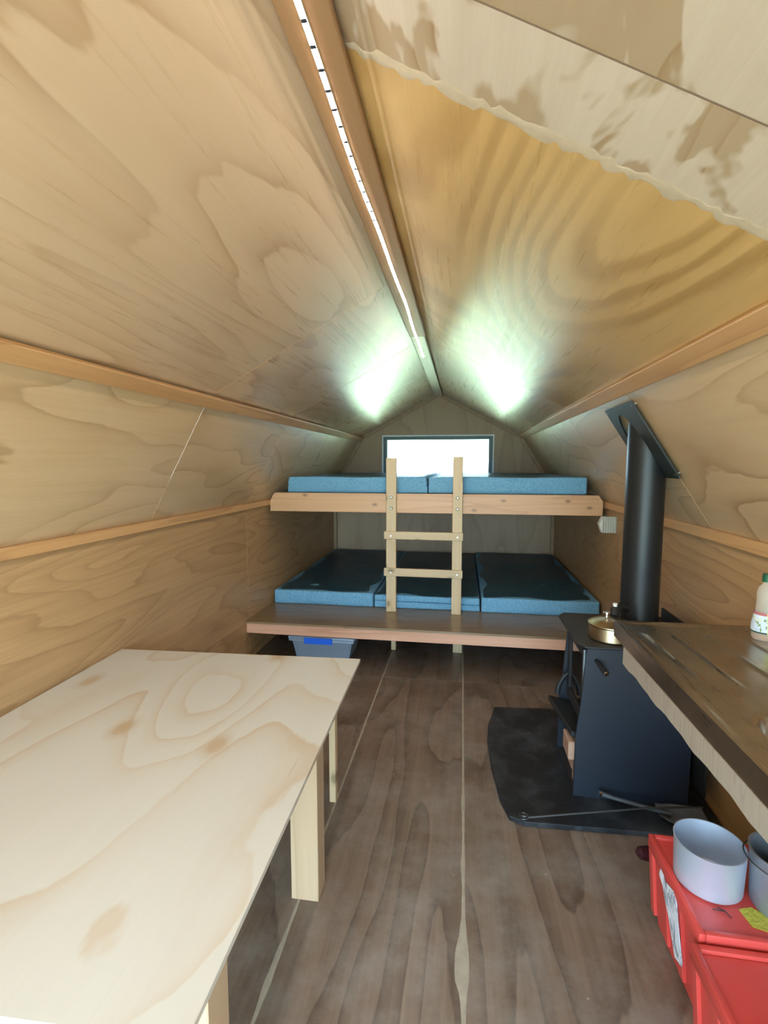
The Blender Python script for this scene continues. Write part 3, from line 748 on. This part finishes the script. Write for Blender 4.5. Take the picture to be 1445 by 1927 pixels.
bm = new_bm(); tube(bm, [(KX+0.02, KY+0.03, KZ+0.092), (KX+0.03, KY+0.05, KZ+0.115), (KX+0.06, KY+0.08, KZ+0.125), (KX+0.10, KY+0.11, KZ+0.105)], [0.016, 0.022, 0.020, 0.016], 10); hd = obj('lid_handle', bm, black_mat(), pl_, True)
bm = new_bm(); lathe(bm, [(0.009, KZ+0.136), (0.011, KZ+0.150), (0, KZ+0.154)], KX+0.028, KY+0.045, 12); obj('valve_cap', bm, white_pl(), pl_, True)

# fire tools on the hearth
bm = new_bm()
rod = [(0.300, 2.068, HZ+0.012), (0.55, 2.112, HZ+0.030), (0.80, 2.150, HZ+0.052), (1.05, 2.20, HZ+0.050)]
tube(bm, rod, 0.0042, 8)
pk = solo('fire_poker', bm, steel_wire(), 'thin steel poker with a looped end across the hearth front', 'poker', (0.68, 2.15, HZ), smooth=True)
bm = new_bm(); lp = [(0.284+0.017*math.cos(t), 2.066+0.017*math.sin(t), HZ+0.006+0.002*t) for t in [i*0.5 for i in range(26)]]
tube(bm, lp, 0.003, 6); obj('loop', bm, steel_wire(), pk, True)
sh = thing('fire_shovel', 'grey metal ash shovel with a round handle lying by the stove', 'shovel', (0.9, 2.2, HZ))
bm = new_bm(); tube(bm, [(0.640, 2.215, HZ+0.055), (0.70, 2.205, HZ+0.045), (0.80, 2.19, HZ+0.034), (0.865, 2.175, HZ+0.030), (0.91, 2.170, HZ+0.026)], [0.011, 0.009, 0.009, 0.010, 0.012], 10); obj('shovel_handle', bm, plain('tool_iron', (0.07, 0.075, 0.08, 1), 0.5, 0.3), sh, True)
bm = new_bm(); tube(bm, [(0.628, 2.2155, HZ+0.057), (0.6395, 2.215, HZ+0.055)], [0.013, 0.012], 10); obj('handle_end', bm, chrome(), sh)
bl = new_bm(); NX, NYY = 10, 8; gr = []
for i in range(NX+1):
    row = []
    for j in range(NYY+1):
        u, w = i/NX, 2*j/NYY-1
        x = 0.862 + 0.205*u; half = 0.055 + 0.035*min(1, u*3)
        y = 2.168 + w*half*0.82 + 0.005*u
        z = HZ + 0.005 + 0.018*abs(w)**3*(1-0.3*u) + 0.016*(1-u)**6
        row.append(bl.verts.new((x, y, z)))
    gr.append(row)
for i in range(NX):
    for j in range(NYY): bl.faces.new((gr[i][j], gr[i+1][j], gr[i+1][j+1], gr[i][j+1]))
bmesh.ops.solidify(bl, geom=bl.faces[:], thickness=0.002); bmesh.ops.recalc_face_normals(bl, faces=bl.faces)
obj('blade', bl, plain('ash_grey_metal', (0.30, 0.32, 0.36, 1), 0.6, 0.2, noise=0.35, nscale=20), sh, True)

# ------------------------------------------------------------------ bench with stainless top
BZ, BX0, BX1, BY0, BY1 = 0.95, 0.594, 1.104, 0.45, 1.985
bn = thing('sink_bench', 'stainless steel sink bench with a timber front edge on the right', 'bench', (0.85, 1.2, 0))
tp = new_bm(); nx, ny = 70, 170; gr = []
def sm(a_, b_, x): t = max(0, min(1, (x-a_)/(b_-a_))); return t*t*(3-2*t)
for i in range(nx+1):
    row = []
    for j in range(ny+1):
        x = BX0 + (BX1-BX0)*i/nx; y = BY0 + (BY1-BY0)*j/ny
        d = min(x-BX0, BX1-x, BY1-y)
        z = BZ - 0.008*sm(0.012, 0.028, d)
        # drainer ribs running from the far end towards the bowl
        if d > 0.03:
            for q, (rx, ya, yb) in enumerate(((0.655, 1.45, 1.88), (0.755, 1.42, 1.89), (0.872, 1.42, 1.90), (0.985, 1.42, 1.90))):
                rxx = rx + (1.9-y)*(0.05 if q == 0 else 0.02)
                f = math.exp(-((x-rxx)/0.006)**2)*sm(ya, ya+0.05, y)*(1-sm(yb-0.03, yb, y))
                z += 0.0045*f
        # bowl
        bxm, bym, hx, hy, rr = 0.86, 1.02, 0.175, 0.255, 0.07
        qx, qy = abs(x-bxm)-hx+rr, abs(y-bym)-hy+rr
        sd_ = math.hypot(max(qx, 0), max(qy, 0)) + min(max(qx, qy), 0) - rr
        z -= 0.15*sm(0.0, 0.035, -sd_)
        row.append(tp.verts.new((x, y, z)))
    gr.append(row)
for i in range(nx):
    for j in range(ny): tp.faces.new((gr[i][j], gr[i+1][j], gr[i+1][j+1], gr[i][j+1]))
bmesh.ops.recalc_face_normals(tp, faces=tp.faces)
obj('steel_top', tp, steel_mat(), bn, True)
ap = new_bm(); bx(ap, BX0-0.002, BX0, BY0, BY1, BZ-0.062, BZ); bx(ap, BX0, BX1, BY1-0.002, BY1, BZ-0.062, BZ)
obj('steel_lip', ap, steel_mat(), bn)
# timber edge: sawn and a little wavy underneath
te = new_bm(); NN = 40; prv = None
for i in range(NN+1):
    y = BY0 + (1.862-BY0)*i/NN
    wv = 0.003*math.sin(y*23) + 0.002*math.sin(y*51+1)
    rg = [te.verts.new(p) for p in ((BX0-0.004, y, BZ-0.0625), (BX0+0.034, y, BZ-0.0625), (BX0+0.034, y, 0.826+wv), (BX0-0.004, y, 0.826+wv))]
    if prv:
        for j in range(4): te.faces.new((prv[j], prv[(j+1) % 4], rg[(j+1) % 4], rg[j]))
    else: te.faces.new(rg)
    prv = rg
te.faces.new(prv[::-1]); bmesh.ops.recalc_face_normals(te, faces=te.faces)
obj('timber_edge', te, edge_wood(2), bn)
obj('end_block', B(BX0+0.002, BX0+0.03, 1.865, 1.98, BZ-0.062, BZ-0.02), fascia_wood(1), bn)
obj('wall_batten', B(1.07, 1.117, BY0, 1.95, 0.84, 0.885), edge_wood(1), bn)
obj('support_leg', B(0.60, 0.66, 0.47, 0.54, 0.0, 0.82), edge_wood(2), bn)
obj('support_leg', B(1.05, 1.115, 0.47, 0.54, 0.0, 0.838), edge_wood(2), bn)

# oil bottle
OX, OY, OZ = 1.052, 1.868, BZ-0.0075
bt = thing('oil_bottle', 'clear bottle with a green cap and a floral paper label on the bench', 'bottle', (OX, OY, OZ))
bm = new_bm(); lathe(bm, [(0, OZ), (0.036, OZ), (0.040, OZ+0.012), (0.039, OZ+0.05), (0.031, OZ+0.105), (0.029, OZ+0.135), (0.030, OZ+0.165), (0.026, OZ+0.183), (0.014, OZ+0.196), (0.013, OZ+0.205), (0, OZ+0.205)], OX, OY, 32)
k = NT('bottle_glass'); MATS['bottle_glass'] = None
gl = k.n('ShaderNodeBsdfPrincipled'); gl.inputs['Base Color'].default_value = (0.85, 0.78, 0.68, 1); gl.inputs['Roughness'].default_value = 0.12
trn = k.n('ShaderNodeBsdfTransparent'); trn.inputs[0].default_value = (0.95, 0.9, 0.82, 1); mxs = k.n('ShaderNodeMixShader'); mxs.inputs[0].default_value = 0.35
k.l(trn.outputs[0], mxs.inputs[1]); k.l(gl.outputs[0], mxs.inputs[2]); k.l(mxs.outputs[0], k.out.inputs[0])
obj('bottle_body', bm, k.m, bt, True)
bm = new_bm(); lathe(bm, [(0, OZ+0.003), (0.034, OZ+0.003), (0.0375, OZ+0.014), (0.037, OZ+0.022), (0, OZ+0.022)], OX, OY, 28); obj('oil', bm, plain('oil_amber', (0.50, 0.25, 0.04, 1), 0.2), bt, True)
bm = new_bm(); lathe(bm, [(0.0405, OZ+0.026), (0.0398, OZ+0.052), (0.0335, OZ+0.098)], OX, OY, 32)
k = NT('bottle_label'); v = k.coords(False)
sx = k.n('ShaderNodeSeparateXYZ'); k.l(v, sx.inputs[0])
base = k.ramp(k.noise(v, 38, 3, 0.6, 1.0), [(0.40, srgb(120, 150, 60)), (0.46, srgb(215, 225, 235)), (0.60, srgb(215, 225, 235)), (0.66, srgb(225, 220, 110))])
zz = sx.outputs[2]
c1 = k.mix(k.math('LESS_THAN', zz, 0.031), base, srgb(25, 60, 45)); c2 = k.mix(k.math('GREATER_THAN', zz, 0.088), c1, srgb(190, 110, 110))
yl = k.math('MULTIPLY', k.math('GREATER_THAN', sx.outputs[0], -0.012), k.math('LESS_THAN', sx.outputs[0], 0.008))
obj('paper_label', bm, k.finish(k.mix(yl, c2, srgb(225, 225, 120)), 0.6), bt, True)
bm = new_bm(); lathe(bm, [(0.0165, OZ+0.203), (0.0165, OZ+0.228), (0.015, OZ+0.230), (0, OZ+0.230)], OX, OY, 24); obj('screw_cap', bm, plain('cap_green', (0.01, 0.10, 0.045, 1), 0.4), bt, True)

# switch and the pleated fitting on the stove-side wall
sw = thing('wall_switch', 'white switch plate on the wall half hidden by the stove pipe', 'switch', (1.119, 3.03, 1.06))
obj('switch_plate', B(1.1085, 1.1195, 2.965, 3.085, 1.058, 1.172, bevel=0.003, seg=2), white_pl(), sw)
obj('rocker', B(1.1045, 1.1083, 3.01, 3.04, 1.095, 1.135, bevel=0.001), white_pl(), sw)
pf = thing('pleated_holder', 'white pleated paper holder on the wall under the upper bunk end', 'holder', (1.06, 3.82, 1.05))
bm = new_bm(); n_ = 6
front = []
for i in range(n_*4+1):
    u = i/(n_*4); x = 1.018 + 0.10*u; yy = 3.80 - 0.011*math.sin(u*n_*2*math.pi)
    front.append((x, yy))
pts = front + [(1.118, 3.85), (1.018, 3.85)]
prism(bm, pts, 1.050, 1.168, 'xy'); obj('pleated_body', bm, plain('white_paper', (0.66, 0.66, 0.58, 1), 0.6), pf)
bm = new_bm(); prism(bm, [(1.0175, 1.055), (1.0175, 1.163), (0.996, 1.112)], 3.802, 3.848, 'xz'); obj('pointed_end', bm, plain('white_paper', (0.66, 0.66, 0.58, 1), 0.6), pf)

# ------------------------------------------------------------------ red bins and what stands on them
def bin_(label, x0, x1, y0, y1, zt):
    t = thing('red_bin', label, 'storage bin', ((x0+x1)/2, (y0+y1)/2, 0), 'red plastic bins')
    bm = frustum(new_bm(), x0+0.012, x1-0.012, y0+0.012, y1-0.012, 0.0, zt-0.045, 0.02, 0.02)
    bmesh.ops.bevel(bm, geom=bm.edges[:], offset=0.008, segments=2, affect='EDGES')
    obj('bin_body', bm, red(), t, True)
    # skirt under the rim
    rim = new_bm(); e = 0.018
    for a_ in ((x0, x0+e, y0, y1), (x1-e, x1, y0, y1), (x0+e, x1-e, y0, y0+e), (x0+e, x1-e, y1-e, y1)):
        bx(rim, a_[0], a_[1], a_[2], a_[3], zt-0.044, zt, 0.0035, 2)
    obj('rim', rim, red(), t, True)
    obj('lid_panel', B(x0+e+0.0005, x1-e-0.0005, y0+e+0.0005, y1-e-0.0005, zt-0.022, zt-0.010, bevel=0.002), red(), t)
    L = y1-y0
    for q in range(4):
        yy = y0 + 0.004 + (L-0.008-0.03)*q/3
        bm = new_bm(); prism(bm, [(x0+0.002, zt-0.045), (x0+0.016, zt-0.045), (x0+0.034, 0.03), (x0+0.020, 0.03)], yy, yy+0.03, 'xz', 0.002)
        obj('rib', bm, red(), t)
    return t
B1 = bin_('red plastic bin beside the hearth with a torn white sticker', 0.643, 1.075, 1.322, 1.690, 0.302)
B2 = bin_('red plastic bin nearest the camera with scuffed lid', 0.618, 1.075, 0.93, 1.312, 0.285)
bm = new_bm()
LBL = [(1.585, 0.245), (1.572, 0.272), (1.552, 0.272), (1.535, 0.262), (1.515, 0.270), (1.480, 0.282), (1.452, 0.270), (1.446, 0.22), (1.436, 0.16), (1.424, 0.105), (1.432, 0.085), (1.455, 0.078), (1.480, 0.066), (1.498, 0.11), (1.520, 0.165), (1.545, 0.198), (1.555, 0.228)]
A = [bm.verts.new((0.6415 + (0.302-0.045-min(z, 0.257))*0.083, y, z)) for y, z in LBL]
fc = bm.faces.new(A)
r_ = bmesh.ops.extrude_face_region(bm, geom=[fc]); bmesh.ops.translate(bm, verts=[v_ for v_ in r_['geom'] if isinstance(v_, bmesh.types.BMVert)], vec=(-0.0012, 0, 0))
bmesh.ops.recalc_face_normals(bm, faces=bm.faces)
k = NT('torn_sticker'); v = k.coords(False)
sc_ = k.ramp(k.noise(k.mapping(v, (1, 40, 14)), 1, 4, 0.7, 1.0), [(0.45, srgb(225, 228, 235)), (0.58, srgb(150, 155, 165)), (0.66, srgb(90, 95, 110))])
obj('torn_sticker', bm, k.finish(sc_, 0.6), B1)
ZB = 0.2925
# open aluminium pot
PX, PY, RT, RB = 0.752, 1.522, 0.094, 0.090
bm = new_bm(); lathe(bm, [(0, ZB), (RB-0.006, ZB), (RB, ZB+0.006), (RT, ZB+0.128), (RT+0.0015, ZB+0.130), (RT-0.002, ZB+0.130), (RB-0.004, ZB+0.010), (RB-0.012, ZB+0.004), (0, ZB+0.004)], PX, PY, 56)
solo('saucepan', bm, alu(), 'open silver aluminium pot standing on the red bin', 'pot', (PX, PY, ZB), smooth=True)
# billy with wire handle
QX, QY = 0.915, 1.452
bl = thing('billy_can', 'tall dark aluminium billy with a wire handle on the red bin', 'billy', (QX, QY, ZB))
bm = new_bm(); lathe(bm, [(0, ZB), (0.070, ZB), (0.076, ZB+0.008), (0.083, ZB+0.160), (0.087, ZB+0.163), (0.087, ZB+0.168), (0.080, ZB+0.166), (0.073, ZB+0.012), (0, ZB+0.006)], QX, QY, 48); obj('can_body', bm, alu_dark(), bl, True)
bm = new_bm(); hw = []
for i in range(15):
    t = math.pi*i/14; hw.append((QX - 0.094*math.sin(t)*0.98 - 0.006, QY - 0.088*math.cos(t), ZB+0.135 + 0.0*t + 0.012*math.sin(t)))
tube(bm, hw, 0.002, 6); obj('wire_handle', bm, steel_wire(), bl, True)
# yellow packet
yp = [(0.808, 1.455), (0.79, 1.41), (0.795, 1.372), (0.90, 1.352), (0.905, 1.37), (0.838, 1.47)]
bm = new_bm(); prism(bm, [(0.800, 1.372), (0.872, 1.340), (0.965, 1.345), (0.96, 1.365), (0.835, 1.420)], ZB, ZB+0.004, 'xy') if False else prism(bm, [(0.793, 1.428), (0.800, 1.376), (0.905, 1.345), (0.925, 1.362), (0.83, 1.44)], ZB, ZB+0.003, 'xy')
k = NT('yellow_paper'); v = k.coords(False)
h_ = k.noise(v, 40, 4, 0.6, 1.5)
solo('yellow_packet', bm, k.finish(k.mix(h_, srgb(150, 140, 20), srgb(205, 195, 80)), 0.4, bump=h_, bump_str=0.8, bump_dist=0.01), 'crumpled yellow packet on the red bin between the two pots', 'packet', (0.85, 1.39, ZB))
# twigs beside the pot
tw = new_bm(); tube(tw, [(0.735, 1.424, ZB+0.003), (0.748, 1.412, ZB+0.006), (0.757, 1.394, ZB+0.003)], 0.0018, 6); tube(tw, [(0.720, 1.418, ZB+0.002), (0.735, 1.413, ZB+0.004), (0.752, 1.414, ZB+0.003)], 0.0014, 6)
solo('twig', tw, plain('twig_dark', (0.06, 0.02, 0.02, 1), 0.7), 'tiny dark forked twig on the red bin in front of the silver pot', 'twig', (0.74, 1.41, ZB))
# dark handle poking out behind the bin
bm = new_bm(); tube(bm, [(0.640, 1.765, 0.165), (0.648, 1.768, 0.165), (0.68, 1.772, 0.163), (0.73, 1.775, 0.155), (0.80, 1.78, 0.14)], [0.012, 0.021, 0.025, 0.020, 0.014], 14)
hn = thing('frying_pan', 'dark pan behind the red bin, only its maroon handle showing', 'pan', (0.90, 1.79, 0))
obj('pan_handle', bm, plain('maroon_bakelite', (0.030, 0.006, 0.010, 1), 0.25), hn, True)
bm = new_bm(); lathe(bm, [(0, 0.0), (0.085, 0.0), (0.105, 0.15), (0.101, 0.15), (0.082, 0.006), (0, 0.006)], 0.90, 1.80, 32); obj('pan_body', bm, black_mat(), hn, True)
# black cloth on the nearer bin
bm = new_bm(); gx, gy = 16, 10; gr = []
for i in range(gx+1):
    gr.append([bm.verts.new((0.645+0.28*i/gx, 0.955+0.155*j/gy + 0.006*math.sin(i*0.9), 0.2775+0.005+0.003*math.sin(i*0.8+j*0.5))) for j in range(gy+1)])
for i in range(gx):
    for j in range(gy): bm.faces.new((gr[i][j], gr[i+1][j], gr[i+1][j+1], gr[i][j+1]))
bmesh.ops.solidify(bm, geom=bm.faces[:], thickness=0.006); bmesh.ops.recalc_face_normals(bm, faces=bm.faces)
solo('black_cloth', bm, plain('black_cloth', (0.012, 0.013, 0.016, 1), 0.9), 'black cloth at the bottom edge on the nearest red bin', 'cloth', (0.78, 1.03, 0.2755), smooth=True)
